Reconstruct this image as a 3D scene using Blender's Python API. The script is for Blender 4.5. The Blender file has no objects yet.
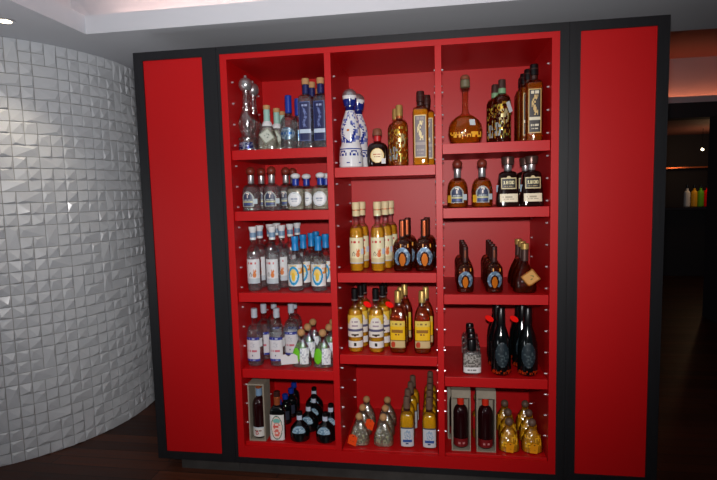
import bpy, math, random
from mathutils import Vector, Matrix
random.seed(7)
S = bpy.context.scene
COL = S.collection
PI = math.pi

# ------------------------------------------------------------------ materials
def lin(c):
    return tuple(((x / 12.92) if x <= .04045 else ((x + .055) / 1.055) ** 2.4) for x in c)
def rgb(r, g, b):
    return lin((r / 255, g / 255, b / 255))
def newmat(name):
    m = bpy.data.materials.new(name); m.use_nodes = True
    nt = m.node_tree; nt.nodes.clear()
    out = nt.nodes.new('ShaderNodeOutputMaterial')
    return m, nt, out
def pbr(name, col, rough=.5, metal=0., spec=.5, bump=0, bscale=60, var=0, vscale=8, coat=0):
    m, nt, out = newmat(name)
    b = nt.nodes.new('ShaderNodeBsdfPrincipled')
    b.inputs['Base Color'].default_value = (*col, 1)
    b.inputs['Roughness'].default_value = rough
    b.inputs['Metallic'].default_value = metal
    b.inputs['Specular IOR Level'].default_value = spec
    b.inputs['Coat Weight'].default_value = coat
    b.inputs['Coat Roughness'].default_value = .1
    tc = nt.nodes.new('ShaderNodeTexCoord')
    if var:
        n = nt.nodes.new('ShaderNodeTexNoise'); n.inputs['Scale'].default_value = vscale; n.inputs['Detail'].default_value = 4
        nt.links.new(tc.outputs['Object'], n.inputs['Vector'])
        mx = nt.nodes.new('ShaderNodeMix'); mx.data_type = 'RGBA'
        mx.inputs[6].default_value = (*[c * (1 - var) for c in col], 1)
        mx.inputs[7].default_value = (*[min(1, c * (1 + var)) for c in col], 1)
        nt.links.new(n.outputs['Fac'], mx.inputs[0]); nt.links.new(mx.outputs[2], b.inputs['Base Color'])
    if bump:
        n = nt.nodes.new('ShaderNodeTexNoise'); n.inputs['Scale'].default_value = bscale; n.inputs['Detail'].default_value = 3
        nt.links.new(tc.outputs['Object'], n.inputs['Vector'])
        bp = nt.nodes.new('ShaderNodeBump'); bp.inputs['Strength'].default_value = bump; bp.inputs['Distance'].default_value = .004
        nt.links.new(n.outputs['Fac'], bp.inputs['Height']); nt.links.new(bp.outputs['Normal'], b.inputs['Normal'])
    nt.links.new(b.outputs[0], out.inputs[0])
    return m
def emit(name, col, st):
    m, nt, out = newmat(name)
    e = nt.nodes.new('ShaderNodeEmission'); e.inputs[0].default_value = (*col, 1); e.inputs[1].default_value = st
    nt.links.new(e.outputs[0], out.inputs[0]); return m
def shell(name, tint, gl=.05, rough=.06, wob=.25, sc=45):
    """thin clear glass: tinted see-through with a fresnel gloss"""
    m, nt, out = newmat(name)
    t = nt.nodes.new('ShaderNodeBsdfTransparent'); t.inputs[0].default_value = (*tint, 1)
    g = nt.nodes.new('ShaderNodeBsdfGlossy'); g.inputs['Roughness'].default_value = rough
    tc = nt.nodes.new('ShaderNodeTexCoord'); n = nt.nodes.new('ShaderNodeTexNoise'); n.inputs['Scale'].default_value = sc; n.inputs['Detail'].default_value = 1
    nt.links.new(tc.outputs['Object'], n.inputs['Vector'])
    bp = nt.nodes.new('ShaderNodeBump'); bp.inputs['Strength'].default_value = wob; bp.inputs['Distance'].default_value = .008
    nt.links.new(n.outputs['Fac'], bp.inputs['Height']); nt.links.new(bp.outputs['Normal'], g.inputs['Normal'])
    lw = nt.nodes.new('ShaderNodeLayerWeight'); lw.inputs[0].default_value = .3
    ma = nt.nodes.new('ShaderNodeMath'); ma.operation = 'MULTIPLY_ADD'; ma.inputs[1].default_value = .6; ma.inputs[2].default_value = gl
    nt.links.new(lw.outputs['Fresnel'], ma.inputs[0])
    mx = nt.nodes.new('ShaderNodeMixShader')
    nt.links.new(ma.outputs[0], mx.inputs[0]); nt.links.new(t.outputs[0], mx.inputs[1]); nt.links.new(g.outputs[0], mx.inputs[2])
    nt.links.new(mx.outputs[0], out.inputs[0]); return m
def liquid(name, tint, diff, see=.35, dif=.2, ior=1.36, wob=.0):
    """refracting liquid, part straight see-through, part scattering"""
    m, nt, out = newmat(name)
    t = nt.nodes.new('ShaderNodeBsdfTransparent'); t.inputs[0].default_value = (*tint, 1)
    g = nt.nodes.new('ShaderNodeBsdfGlass'); g.inputs['Color'].default_value = (*tint, 1); g.inputs['IOR'].default_value = ior
    g.inputs['Roughness'].default_value = .03
    d = nt.nodes.new('ShaderNodeBsdfDiffuse'); d.inputs[0].default_value = (*diff, 1)
    if wob:
        tc = nt.nodes.new('ShaderNodeTexCoord')
        n = nt.nodes.new('ShaderNodeTexNoise'); n.inputs['Scale'].default_value = 55; n.inputs['Detail'].default_value = 1
        nt.links.new(tc.outputs['Object'], n.inputs['Vector'])
        bp = nt.nodes.new('ShaderNodeBump'); bp.inputs['Strength'].default_value = wob; bp.inputs['Distance'].default_value = .01
        nt.links.new(n.outputs['Fac'], bp.inputs['Height']); nt.links.new(bp.outputs['Normal'], g.inputs['Normal'])
    a = nt.nodes.new('ShaderNodeMixShader'); a.inputs[0].default_value = 1 - see
    nt.links.new(t.outputs[0], a.inputs[1]); nt.links.new(g.outputs[0], a.inputs[2])
    c = nt.nodes.new('ShaderNodeMixShader'); c.inputs[0].default_value = dif
    nt.links.new(a.outputs[0], c.inputs[1]); nt.links.new(d.outputs[0], c.inputs[2])
    nt.links.new(c.outputs[0], out.inputs[0]); return m
def printed(name, rough=.45, metal=0):
    m, nt, out = newmat(name)
    b = nt.nodes.new('ShaderNodeBsdfPrincipled'); b.inputs['Roughness'].default_value = rough; b.inputs['Metallic'].default_value = metal
    at = nt.nodes.new('ShaderNodeAttribute'); at.attribute_name = 'Print'
    nt.links.new(at.outputs['Color'], b.inputs['Base Color']); nt.links.new(b.outputs[0], out.inputs[0]); return m

def wood_floor():
    m, nt, out = newmat('dark_plank_floor')
    b = nt.nodes.new('ShaderNodeBsdfPrincipled'); b.inputs['Roughness'].default_value = .3
    tc = nt.nodes.new('ShaderNodeTexCoord')
    br = nt.nodes.new('ShaderNodeTexBrick'); br.inputs['Scale'].default_value = 1.0
    br.inputs['Brick Width'].default_value = 1.3; br.inputs['Row Height'].default_value = .09; br.inputs['Mortar Size'].default_value = .0025
    br.inputs['Color1'].default_value = (*rgb(76, 38, 22), 1); br.inputs['Color2'].default_value = (*rgb(34, 15, 10), 1)
    br.inputs['Mortar'].default_value = (*rgb(12, 7, 6), 1); br.inputs['Bias'].default_value = -.2
    nt.links.new(tc.outputs['Object'], br.inputs['Vector'])
    mp = nt.nodes.new('ShaderNodeMapping'); mp.inputs['Scale'].default_value = (2.2, 38, 1)
    nt.links.new(tc.outputs['Object'], mp.inputs['Vector'])
    n = nt.nodes.new('ShaderNodeTexNoise'); n.inputs['Scale'].default_value = 1; n.inputs['Detail'].default_value = 6
    nt.links.new(mp.outputs[0], n.inputs['Vector'])
    mx = nt.nodes.new('ShaderNodeMix'); mx.data_type = 'RGBA'; mx.blend_type = 'OVERLAY'; mx.inputs[0].default_value = .9
    nt.links.new(br.outputs['Color'], mx.inputs[6]); nt.links.new(n.outputs['Fac'], mx.inputs[7])
    nt.links.new(mx.outputs[2], b.inputs['Base Color'])
    rr = nt.nodes.new('ShaderNodeMapRange'); rr.inputs[3].default_value = .3; rr.inputs[4].default_value = .6; b.inputs['Specular IOR Level'].default_value = .3
    nt.links.new(n.outputs['Fac'], rr.inputs[0]); nt.links.new(rr.outputs[0], b.inputs['Roughness'])
    nt.links.new(b.outputs[0], out.inputs[0]); return m
def grain(name, c1, c2, sc=(40, 40, 3), rough=.5):
    m, nt, out = newmat(name)
    b = nt.nodes.new('ShaderNodeBsdfPrincipled'); b.inputs['Roughness'].default_value = rough
    tc = nt.nodes.new('ShaderNodeTexCoord'); mp = nt.nodes.new('ShaderNodeMapping'); mp.inputs['Scale'].default_value = sc
    n = nt.nodes.new('ShaderNodeTexNoise'); n.inputs['Scale'].default_value = 2; n.inputs['Detail'].default_value = 5
    nt.links.new(tc.outputs['Object'], mp.inputs[0]); nt.links.new(mp.outputs[0], n.inputs['Vector'])
    mx = nt.nodes.new('ShaderNodeMix'); mx.data_type = 'RGBA'; mx.inputs[6].default_value = (*c1, 1); mx.inputs[7].default_value = (*c2, 1)
    nt.links.new(n.outputs['Fac'], mx.inputs[0]); nt.links.new(mx.outputs[2], b.inputs['Base Color'])
    nt.links.new(b.outputs[0], out.inputs[0]); return m

M = {}
M['red'] = pbr('red_satin_board', rgb(190, 2, 8), .46, spec=.42, bump=.06, bscale=240, var=.05, vscale=3)
M['black'] = grain('black_stained_wood', rgb(15, 15, 17), rgb(29, 30, 34), (60, 60, 2), .42)
M['plinth'] = pbr('dull_steel', rgb(90, 88, 86), .35, .6, var=.4, vscale=14)
M['ceil'] = pbr('grey_white_paint', rgb(222, 224, 230), .7, spec=.2, bump=.03, bscale=90)
M['tile'] = pbr('white_glazed_tile', rgb(224, 228, 233), .36, spec=.5, var=.06, vscale=18, coat=.15)
M['mortar'] = pbr('tile_bedding', rgb(168, 166, 164), .8)
M['floor'] = wood_floor()
M['rear'] = pbr('dark_paint', rgb(40, 34, 38), .7)
M['terra'] = pbr('terracotta_paint', rgb(150, 96, 88), .7)
M['mauve'] = pbr('mauve_paint', rgb(205, 182, 186), .7)
M['led_o'] = emit('orange_led', (1., .32, .13), 5.5)
M['led_w'] = emit('warm_led', (1., .62, .5), 9.)
M['lampglow'] = emit('downlight_glow', (1., .8, .5), 14.)
M['steel'] = pbr('polished_steel', rgb(225, 225, 230), .3, .6)
M['chrome'] = pbr('silver_cap', rgb(190, 188, 190), .3, .8)
M['print'] = printed('printed_paper'); M['foil'] = printed('printed_foil', .25, .55); M['glaze'] = printed('painted_ceramic', .12)
M['shell'] = shell('clear_glass', (.97, .975, .975), .07, .07, .45)
M['shellH'] = shell('hammered_glass', (.97, .97, .96), .3, .16, .9, 38)
M['shellHA'] = shell('hammered_gold_glass', (.96, .9, .7), .16, .16, .9, 38)
M['shellA'] = shell('amber_glass', (.93, .8, .58), .045, .06, .45)
M['clear'] = liquid('clear_spirit', (.97, .98, .985), (.8, .82, .84), .62, .05, wob=.5)
M['crystal'] = liquid('crystal_glass', (.94, .95, .97), (.85, .86, .88), .5, .08, 1.45, wob=.8)
M['silverfl'] = liquid('bright_clear_spirit', (.97, .96, .88), rgb(240, 238, 218), .4, .2, wob=.9)
M['gold'] = liquid('gold_spirit', (.98, .74, .25), rgb(255, 190, 45), .25, .45, wob=.6)
M['goldfoil'] = liquid('yellow_spirit', (.95, .6, .08), rgb(255, 196, 30), .15, .6, wob=.8)
M['amber'] = liquid('amber_spirit', (.82, .3, .04), rgb(225, 100, 10), .3, .17, wob=.7)
M['honey'] = liquid('honey_spirit', (.93, .52, .08), rgb(225, 140, 16), .3, .22, wob=.8)
M['cognac'] = liquid('dark_amber_spirit', (.6, .17, .02), rgb(150, 60, 8), .25, .1, wob=.7)
M['brown'] = pbr('dark_brown_glass', rgb(30, 10, 8), .08, spec=.7, var=.5, vscale=20)
M['night'] = pbr('black_green_glass', rgb(7, 10, 12), .07, spec=.7)
M['reddark'] = pbr('deep_red_glass', rgb(34, 4, 8), .08, spec=.7)
def P(name, c, rough=.45, metal=0., **k):
    M[name] = pbr(name, rgb(*c), rough, metal, **k)
P('cork', (186, 140, 92), .75, var=.25, vscale=90); P('darkcork', (128, 72, 48), .6, var=.25, vscale=90)
P('redcork', (120, 44, 30), .45, var=.2, vscale=60); P('mint', (150, 190, 178), .5); P('whitecap', (226, 228, 230), .4)
P('greycap', (186, 192, 204), .4); P('bluecap', (22, 52, 150), .35); P('turq', (20, 130, 200), .4); P('navy', (26, 34, 92), .35)
P('blackcap', (14, 13, 15), .3); P('creamcap', (226, 206, 160), .5); P('goldcap', (196, 160, 90), .35, .5)
P('copper', (200, 104, 60), .3, .6); P('redband', (190, 20, 26), .4); P('bronze', (96, 72, 66), .3, .6)
P('brownwax', (58, 26, 22), .35); P('orange_tag', (250, 74, 20), .6); P('red_tag', (252, 20, 12), .75, spec=.1)
P('redwrap', (214, 44, 20), .4); P('green', (104, 190, 20), .6); P('crate', (150, 140, 124), .7, var=.2, vscale=30); P('paper', (232, 228, 226), .7)
P('taupe', (104, 80, 66), .5); P('olive', (112, 104, 80), .4); P('greenneck', (120, 160, 120), .4); P('yellow', (240, 180, 30), .5)
P('bluegrey', (120, 150, 180), .4); P('string', (200, 150, 70), .7)

# ------------------------------------------------------------------ mesh helpers
def mesh(name, V, F, mats, mi=None, smooth=True, ang=35, cols=None):
    me = bpy.data.meshes.new(name)
    me.from_pydata([tuple(v) for v in V], [], F); me.update()
    for m in mats: me.materials.append(m)
    if mi: me.polygons.foreach_set('material_index', mi)
    if cols:
        at = me.color_attributes.new('Print', 'FLOAT_COLOR', 'CORNER')
        k = 0
        for p, c in zip(me.polygons, cols):
            for _ in p.vertices:
                at.data[k].color = (*c, 1); k += 1
    if smooth:
        me.polygons.foreach_set('use_smooth', [True] * len(me.polygons))
        me.set_sharp_from_angle(angle=math.radians(ang))
    return me
def link(name, me, parent=None, loc=(0, 0, 0), rot=(0, 0, 0)):
    o = bpy.data.objects.new(name, me); COL.objects.link(o)
    o.location = loc; o.rotation_euler = rot
    if parent: o.parent = parent
    return o
class MB:
    def __init__(s): s.V = []; s.F = []
    def box(s, a, b):
        n = len(s.V); (x0, y0, z0), (x1, y1, z1) = a, b
        s.V += [(x0, y0, z0), (x1, y0, z0), (x1, y1, z0), (x0, y1, z0), (x0, y0, z1), (x1, y0, z1), (x1, y1, z1), (x0, y1, z1)]
        s.F += [tuple(n + i for i in f) for f in [(3, 2, 1, 0), (4, 5, 6, 7), (0, 1, 5, 4), (1, 2, 6, 5), (2, 3, 7, 6), (3, 0, 4, 7)]]
        return s
    def obj(s, name, mat, parent=None, bevel=0, loc=(0, 0, 0), rot=(0, 0, 0)):
        o = link(name, mesh(name, s.V, s.F, [mat], smooth=False), parent, loc, rot)
        if bevel:
            b = o.modifiers.new('edge', 'BEVEL'); b.width = bevel; b.segments = 2; b.limit_method = 'ANGLE'
        return o
    def me(s, name, mat): return mesh(name, s.V, s.F, [mat], smooth=False)
def empty(name, loc, label, cat, group=None, rz=0, sc=1):
    o = bpy.data.objects.new(name, None); COL.objects.link(o); o.empty_display_size = .05
    o.location = loc; o.rotation_euler = (0, 0, rz); o.scale = (sc, sc, sc)
    tag(o, label, cat, group); return o
def tag(o, label, cat, group=None):
    o['label'] = label; o['category'] = cat
    if group: o['group'] = group
    return o
def struct(o): o['kind'] = 'structure'; return o

# profile = [(z, r)], cross-section superellipse: rx = r, ry = r*dep, exponent e
def sho(z0, r0, z1, r1, n=7):            # rounded shoulder
    return [(z0 + (z1 - z0) * math.sin(t), r1 + (r0 - r1) * math.cos(t)) for t in [PI / 2 * i / n for i in range(1, n + 1)]]
def ring(r, dep, e, k, N):
    t = 2 * PI * k / N; c, s = math.cos(t), math.sin(t)
    return (r * math.copysign(abs(c) ** (2 / e), c), r * dep * math.copysign(abs(s) ** (2 / e), s))
def lathe(name, prof, mat, dep=1., e=2., N=24, ang=35, cx=0, cy=0):
    V = []; F = []
    for z, r in prof:
        for k in range(N):
            x, y = ring(max(r, .0004), dep, e, k, N); V.append((x + cx, y + cy, z))
    for i in range(len(prof) - 1):
        for k in range(N):
            a = i * N + k; b = i * N + (k + 1) % N
            F.append((a, b, b + N, a + N))
    F.append(tuple(range(N - 1, -1, -1))); F.append(tuple(range((len(prof) - 1) * N, len(prof) * N)))
    return mesh(name, V, F, [mat], ang=ang)
def ball(z, r, sq=1., n=8):
    return [(z - r * sq * math.cos(PI * i / n), max(r * math.sin(PI * i / n), .001)) for i in range(n + 1)]
def rad(prof, z):
    for (a, ra), (b, rb) in zip(prof, prof[1:]):
        if a <= z <= b and b > a: return ra + (rb - ra) * (z - a) / (b - a)
    return prof[-1][1]
def wrap(name, prof, z0, z1, w, fn, nx=22, nz=22, dep=1., e=2., off=.0012, mat='print', back=False):
    """label following the bottle's skin; fn(u,v) gives a colour or None outside the label's outline"""
    V = []; F = []; C = []
    sgn = 1 if back else -1
    for j in range(nz + 1):
        z = z0 + (z1 - z0) * j / nz; r = rad(prof, z)
        for i in range(nx + 1):
            x = w * (2 * i / nx - 1); q = min(abs(x) / r, .985)
            y = r * dep * (1 - q ** e) ** (1 / e)
            gx, gy = (q ** (e - 1)) * math.copysign(1, x) / r, ((y / (r * dep)) ** (e - 1)) / (r * dep)
            L = math.hypot(gx, gy); V.append((x + off * gx / L, sgn * (y + off * gy / L), z))
    for j in range(nz):
        for i in range(nx):
            c = fn((2 * (i + .5) / nx - 1), (j + .5) / nz)
            if c is None: continue
            a = j * (nx + 1) + i
            F.append((a, a + 1, a + nx + 2, a + nx + 1)); C.append(rgb(*c))
    used = sorted({i for f in F for i in f}); mp = {a: k for k, a in enumerate(used)}
    return mesh(name, [V[a] for a in used], [tuple(mp[i] for i in f) for f in F], [M[mat]], cols=C)
def plate(name, cx, cy, cz, w, h, fn, nx=16, nz=16, t=.0015, tilt=0, yaw=0, lean=0, mat='print'):
    """a flat card with thickness, printed on its front"""
    V = []; F = []; C = []
    R_ = Matrix.Rotation(yaw, 3, 'Z') @ Matrix.Rotation(lean, 3, 'X') @ Matrix.Rotation(tilt, 3, 'Y')
    for s in (0, 1):
        n0 = len(V)
        for j in range(nz + 1):
            for i in range(nx + 1):
                p = R_ @ Vector((w * (i / nx - .5), t * s, h * (j / nz - .5))); V.append((p.x + cx, p.y + cy, p.z + cz))
        for j in range(nz):
            for i in range(nx):
                c = fn((2 * (i + .5) / nx - 1), (j + .5) / nz)
                if c is None: continue
                a = n0 + j * (nx + 1) + i; q = (a, a + 1, a + nx + 2, a + nx + 1)
                F.append(q if s == 0 else q[::-1]); C.append(rgb(*c))
    n1 = (nx + 1) * (nz + 1)
    # rim
    cells = {(i, j) for j in range(nz) for i in range(nx) if fn((2 * (i + .5) / nx - 1), (j + .5) / nz) is not None}
    for i, j in cells:
        a = j * (nx + 1) + i; c = rgb(*fn((2 * (i + .5) / nx - 1), (j + .5) / nz))
        for (di, dj), (p, q) in {(0, -1): (a, a + 1), (1, 0): (a + 1, a + nx + 2), (0, 1): (a + nx + 2, a + nx + 1), (-1, 0): (a + nx + 1, a)}.items():
            if (i + di, j + dj) not in cells:
                F.append((q, p, p + n1, q + n1)); C.append(c)
    used = sorted({i for f in F for i in f}); mp = {a: k for k, a in enumerate(used)}
    return mesh(name, [V[a] for a in used], [tuple(mp[i] for i in f) for f in F], [M[mat]], smooth=False, cols=C)
def shrink(prof, top, k=.93):
    o = [(z + .003 if i == 0 else z, r * k) for i, (z, r) in enumerate(prof) if z < top]
    o.append((top, rad(prof, top) * k)); return o
def loop_string(name, z0, x0, y0, x1, y1, z1, mat, r=.0012):
    V = []; F = []; a = Vector((x0, y0, z0)); b = Vector((x1, y1, z1)); d = (b - a).normalized()
    s = d.orthogonal().normalized(); q = d.cross(s)
    for p in (a, b):
        for k in range(6):
            v = p + (s * math.cos(k * PI / 3) + q * math.sin(k * PI / 3)) * r; V.append(v)
    F = [(k, (k + 1) % 6, 6 + (k + 1) % 6, 6 + k) for k in range(6)] + [(5, 4, 3, 2, 1, 0), (6, 7, 8, 9, 10, 11)]
    return mesh(name, V, F, [mat])

# ------------------------------------------------------------------ label artwork
def hsh(*a):
    n = math.sin(sum(x * k for x, k in zip(a, (12.9898, 78.233, 37.719)))) * 43758.5453
    return n - math.floor(n)
FONT = {'1': ['010', '110', '010', '010', '111'], '8': ['111', '101', '111', '101', '111'], '0': ['111', '101', '101', '101', '111'], '7': ['111', '001', '010', '010', '010']}
def text(u, v, s, u0, u1, v0, v1):
    if not (u0 <= u < u1 and v0 <= v < v1): return False
    n = len(s); x = (u - u0) / (u1 - u0) * (4 * n - 1); y = int((1 - (v - v0) / (v1 - v0)) * 5)
    k = int(x) // 4; cxx = int(x) % 4
    return cxx < 3 and FONT[s[k]][min(y, 4)][cxx] == '1'
def line(u, v, v0, h, w=.7, den=.35, seed=1):       # an unreadable line of small print
    return abs(v - v0) < h / 2 and abs(u) < w and hsh(int((u + 2) * 9), seed) > den
def el(u, v, cu, cv, a, b): return ((u - cu) / a) ** 2 + ((v - cv) / b) ** 2
def lab_fox(base, txt, fox, low):
    def f(u, v):
        if line(u, v, .84, .07, .75, .2, 3): return txt
        if line(u, v, .75, .04, .5, .4, 5): return (150, 120, 110)
        if el(u, v, .28, .36, .26, .13) < 1 or el(u, v, .42, .5, .12, .08) < 1 or el(u, v, .15, .47, .08, .1) < 1: return fox
        if .45 < el(u, v, -.35, .36, .22, .09) < 1: return (90, 80, 60)
        if v < .2: return low if v > .06 else (190, 196, 205)
        if line(u, v, .62, .03, .6, .5, 8): return (170, 160, 150)
        return base
    return f
def lab_ring(u, v):
    e = el(u, v, 0, .48, .72, .44)
    if .52 < e < 1: return (10, 150, 205)
    if e <= .52:
        return (235, 190, 50) if el(u, v, 0, .42, .25, .2) < 1 else (205, 226, 228) if v < .5 else (240, 205, 110)
    if abs(u) > .6 and .55 < v < .85 and hsh(int(u * 9), int(v * 9)) > .45: return (235, 160, 60)
    if line(u, v, .92, .06, .6, .3, 2): return (210, 180, 100)
    return (236, 236, 232)
def lab_blueband(u, v):
    if v > .88 or v < .1: return (44, 54, 150) if not line(u, v, .94 if v > .5 else .05, .04, .6, .5) else (190, 195, 225)
    if line(u, v, .42, .1, .7, .25, 4): return (205, 110, 125)
    if el(u, v, 0, .68, .4, .12) < 1 and hsh(int(u * 12), int(v * 20)) > .5: return (196, 196, 205)
    if el(u, v, 0, .24, .1, .04) < 1: return (90, 90, 120)
    return (222, 220, 224)
def lab_agave(u, v):
    if v > .93: return (60, 70, 90)
    if line(u, v, .3, .14, .75, .15, 6): return (50, 90, 160)
    if line(u, v, .16, .05, .3, .3, 7): return (40, 60, 110)
    if el(u, v, .05, .62, .6, .24) < 1 and hsh(int(u * 11), int(v * 16), 3) > .45: return (150, 176, 200)
    return (206, 212, 216)
def lab_navy(u, v):
    if .2 < v < .29: return (190, 205, 225)
    if abs(u) > .9 or v > .975 or v < .02: return (70, 82, 130)
    if v > .36 and abs(u + .18 * math.sin(v * 17)) < .22 and v < .84: return (104, 118, 170) if hsh(int(u * 9), int(v * 24)) > .45 else (30, 40, 92)
    if line(u, v, .9, .05, .5, .3): return (150, 160, 200)
    return (26, 32, 80)
def lab_script(bg, ink, band):
    def f(u, v):
        if abs(u) > .86 or v > .975 or v < .02: return ink
        if .3 < v < .37: return band
        if .42 < v < .86 and abs(u - .25 * math.sin(v * 15 + 1)) < .3 and hsh(int(u * 8), int(v * 22), 2) > .22: return ink
        if line(u, v, .92, .05, .6, .25): return band
        if line(u, v, .18, .05, .6, .4) or line(u, v, .1, .04, .5, .4): return band
        return bg
    return f
def lab_arch7(u, v):
    if v > .55 and el(u, v, 0, .55, 1, .45) > 1: return None
    edge = abs(u) > .82 or v < .05 or (v > .55 and el(u, v, 0, .55, .82, .37) > 1)
    if edge: return (176, 180, 176)
    if text(u, v, '7', -.3, .3, .58, .9): return (240, 226, 214)
    if .28 < v < .36: return (190, 190, 150)
    if line(u, v, .44, .07, .6, .3): return (170, 180, 180)
    if line(u, v, .18, .1, .6, .4): return (60, 80, 150)
    return (56, 64, 92)
def lab_round(u, v):
    e = el(u, v, 0, .5, 1, .5)
    if e > 1: return None
    if e > .82: return (190, 196, 200)
    if .62 < e < .7: return (170, 180, 190)
    if line(u, v, .52, .1, .55, .3): return (150, 160, 180)
    if line(u, v, .36, .06, .4, .3): return (130, 140, 160)
    return (226, 228, 230)
def lab_cream_oval(u, v):
    e = el(u, v, 0, .5, 1, .5)
    if e > 1: return None
    if e > .86: return (214, 170, 90)
    if line(u, v, .58, .09, .6, .3): return (190, 110, 70)
    if line(u, v, .42, .07, .5, .4): return (170, 120, 80)
    return (240, 222, 176)
def lab_horse(center):
    def f(u, v):
        o = el(u, v, 0, .52, 1, .48); i = el(u, v, 0, .44, .6, .36)
        if v < .1 and abs(u) < .4: return None
        if o > 1: return None
        if i < 1:
            return center if el(u, v, 0, .4, .38, .3) < 1 else (60, 26, 12)
        if v < .16 and abs(u) < .55: return None
        return (112, 140, 168) if hsh(int(u * 8), int(v * 10)) > .25 else (176, 196, 214)
    return f
def lab_arched_white(u, v):
    if v < .2:
        return (16, 16, 18) if el(u, v, 0, .1, .2, .055) < 1 else (232, 228, 224)
    if v < .33: return None
    if v > .78 and abs(u) > 1 - .0: return None
    if el(u, v, 0, .72, .78, .22) > 1 and v > .72: return (236, 196, 70)
    if .5 < v < .58: return (92, 88, 120)
    if line(u, v, .68, .06, .55, .3, 2) or line(u, v, .8, .05, .4, .3, 4): return (170, 150, 160)
    if .43 > v and el(u, v, 0, .4, .5, .04) < 1: return (60, 40, 30)
    return (232, 224, 214)
def lab_yellow(u, v):
    if v < .26:
        if el(u, v, -.62, .13, .3, .11) < 1: return (190, 60, 30)
        return (206, 180, 130) if v > .03 else (160, 130, 80)
    if line(u, v, .88, .07, .7, .2, 3): return (120, 90, 50)
    if line(u, v, .62, .1, .8, .2, 6): return (150, 100, 20)
    if line(u, v, .5, .05, .3, .3, 9): return (120, 60, 30)
    if v < .29: return (120, 90, 20)
    return (240, 188, 14) if v < .78 else (226, 196, 84)
def lab_1800(u, v):
    if v > .86 and el(u, v, 0, .86, .3, .14) > 1: return None
    if abs(u) > .88 or v < .08 or v > .8: return (206, 188, 140)
    if text(u, v, '1800', -.72, .72, .36, .64): return (232, 220, 170)
    if line(u, v, .2, .1, .6, .35): return (150, 130, 90)
    return (34, 28, 22)
def lab_cream(u, v):
    if line(u, v, .6, .12, .75, .3, 2) or line(u, v, .35, .1, .6, .45, 5): return (170, 156, 130)
    return (232, 218, 188)
def lab_knit(u, v):
    if v < .3: return (226, 226, 226) if not line(u, v, .15, .1, .6, .4) else (120, 120, 120)
    return (168, 164, 158) if hsh(int(u * 9), int(v * 14)) > .42 else (96, 90, 86)
def lab_flower(u, v):
    e = el(u, v, 0, .5, .8, .46)
    if .84 < e < 1.05: return (90, 130, 110)
    if e < .84:
        if el(u, v, .0, .56, .5, .14) < 1 and hsh(int(u * 7), int(v * 12)) > .2: return (222, 92, 84)
        if el(u, v, 0, .3, .4, .14) < 1 and hsh(int(u * 7), int(v * 12), 2) > .25: return (230, 110, 96)
        if el(u, v, 0, .76, .5, .1) < 1: return (120, 190, 180)
        return (244, 214, 204)
    return (232, 228, 226)
def lab_silver(u, v):
    if el(u, v, 0, .5, 1, .5) > 1: return None
    if .42 < v < .62: return (60, 110, 170) if hsh(int(u * 10), 3) > .3 else (180, 200, 220)
    return (170, 190, 205) if hsh(int(u * 8), int(v * 8)) > .4 else (110, 140, 165)
def lab_diamond(u, v):
    if max(abs(u), abs(2 * v - 1)) > .9: return (150, 158, 140)
    if el(u, v, 0, .5, .35, .22) < 1 and hsh(int(u * 9), int(v * 9)) > .35: return (110, 130, 120)
    return (196, 202, 190)
def lab_tan(u, v):
    if max(abs(u), abs(2 * v - 1)) > .9: return (170, 110, 50)
    if el(u, v, 0, .5, .3, .25) < 1 and hsh(int(u * 9), int(v * 9)) > .4: return (130, 130, 70)
    return (224, 168, 100)
def lab_patch(u, v):
    if el(u, v, .15, .6, .55, .22) < 1 and hsh(int(u * 8 + v * 6), int(v * 12)) > .35: return (226, 206, 150)
    if hsh(int(u * 10 + 30), int(v * 16), 7) > .8: return (214, 160, 60) if hsh(int(u * 10 + 30), int(v * 16), 8) > .4 else (150, 150, 70)
    if el(u, v, -.55, .25, .4, .2) < 1 and hsh(int(u * 8), int(v * 10)) > .25: return (196, 206, 206)
    if el(u, v, -.3, .85, .3, .1) < 1 and hsh(int(u * 8), int(v * 14), 4) > .35: return (232, 190, 70)
    return None
def lab_green(u, v):
    if u < 0:
        return (106, 196, 18) if el(u, v, -.5, .52, .5, .5) < 1 else None
    if hsh(int(u * 9), int(v * 9)) > .78: return (170, 176, 190)
    return (228, 232, 234)
def lab_teal(u, v):
    if el(u, v, 0, .5, 1, .5) > 1: return None
    return (26, 40, 48) if hsh(int(u * 9), int(v * 16)) > .15 else (70, 84, 88)
def lab_mist(u, v):
    e = el(u, v, 0, 0, 1, 1)
    if e > 1: return None
    return (150, 178, 196) if hsh(int(u * 8), int(v * 8)) > .3 else (90, 124, 148)
def lab_bottomred(u, v):
    if line(u, v, .45, .3, .6, .2, 3): return (196, 130, 130)
    return (120, 14, 20)
def lab_bottomwhite(u, v):
    if v > .86: return (205, 214, 220)
    if .25 < el(u, v, -.25, .38, .22, .22) < 1: return (180, 40, 40)
    if line(u, v, .62, .12, .6, .4): return (120, 70, 60)
    return (224, 220, 214)
def lab_goldglint(u, v):
    if hsh(int(u * 7 + 20), int(v * 7)) > .5 and abs(u) > .25: return (245, 185, 24)
    return None
def solid(c):
    return lambda u, v: c
def tagshape(c):
    def f(u, v):
        if v > .8 and abs(u) > 1 - (v - .8) * 3: return None
        if el(u, v, 0, .88, .15, .06) < 1: return (90, 40, 30)
        if line(u, v, .5, .06, .6, .4) or line(u, v, .35, .06, .5, .5): return tuple(int(x * .82) for x in c)
        return c
    return f

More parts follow.
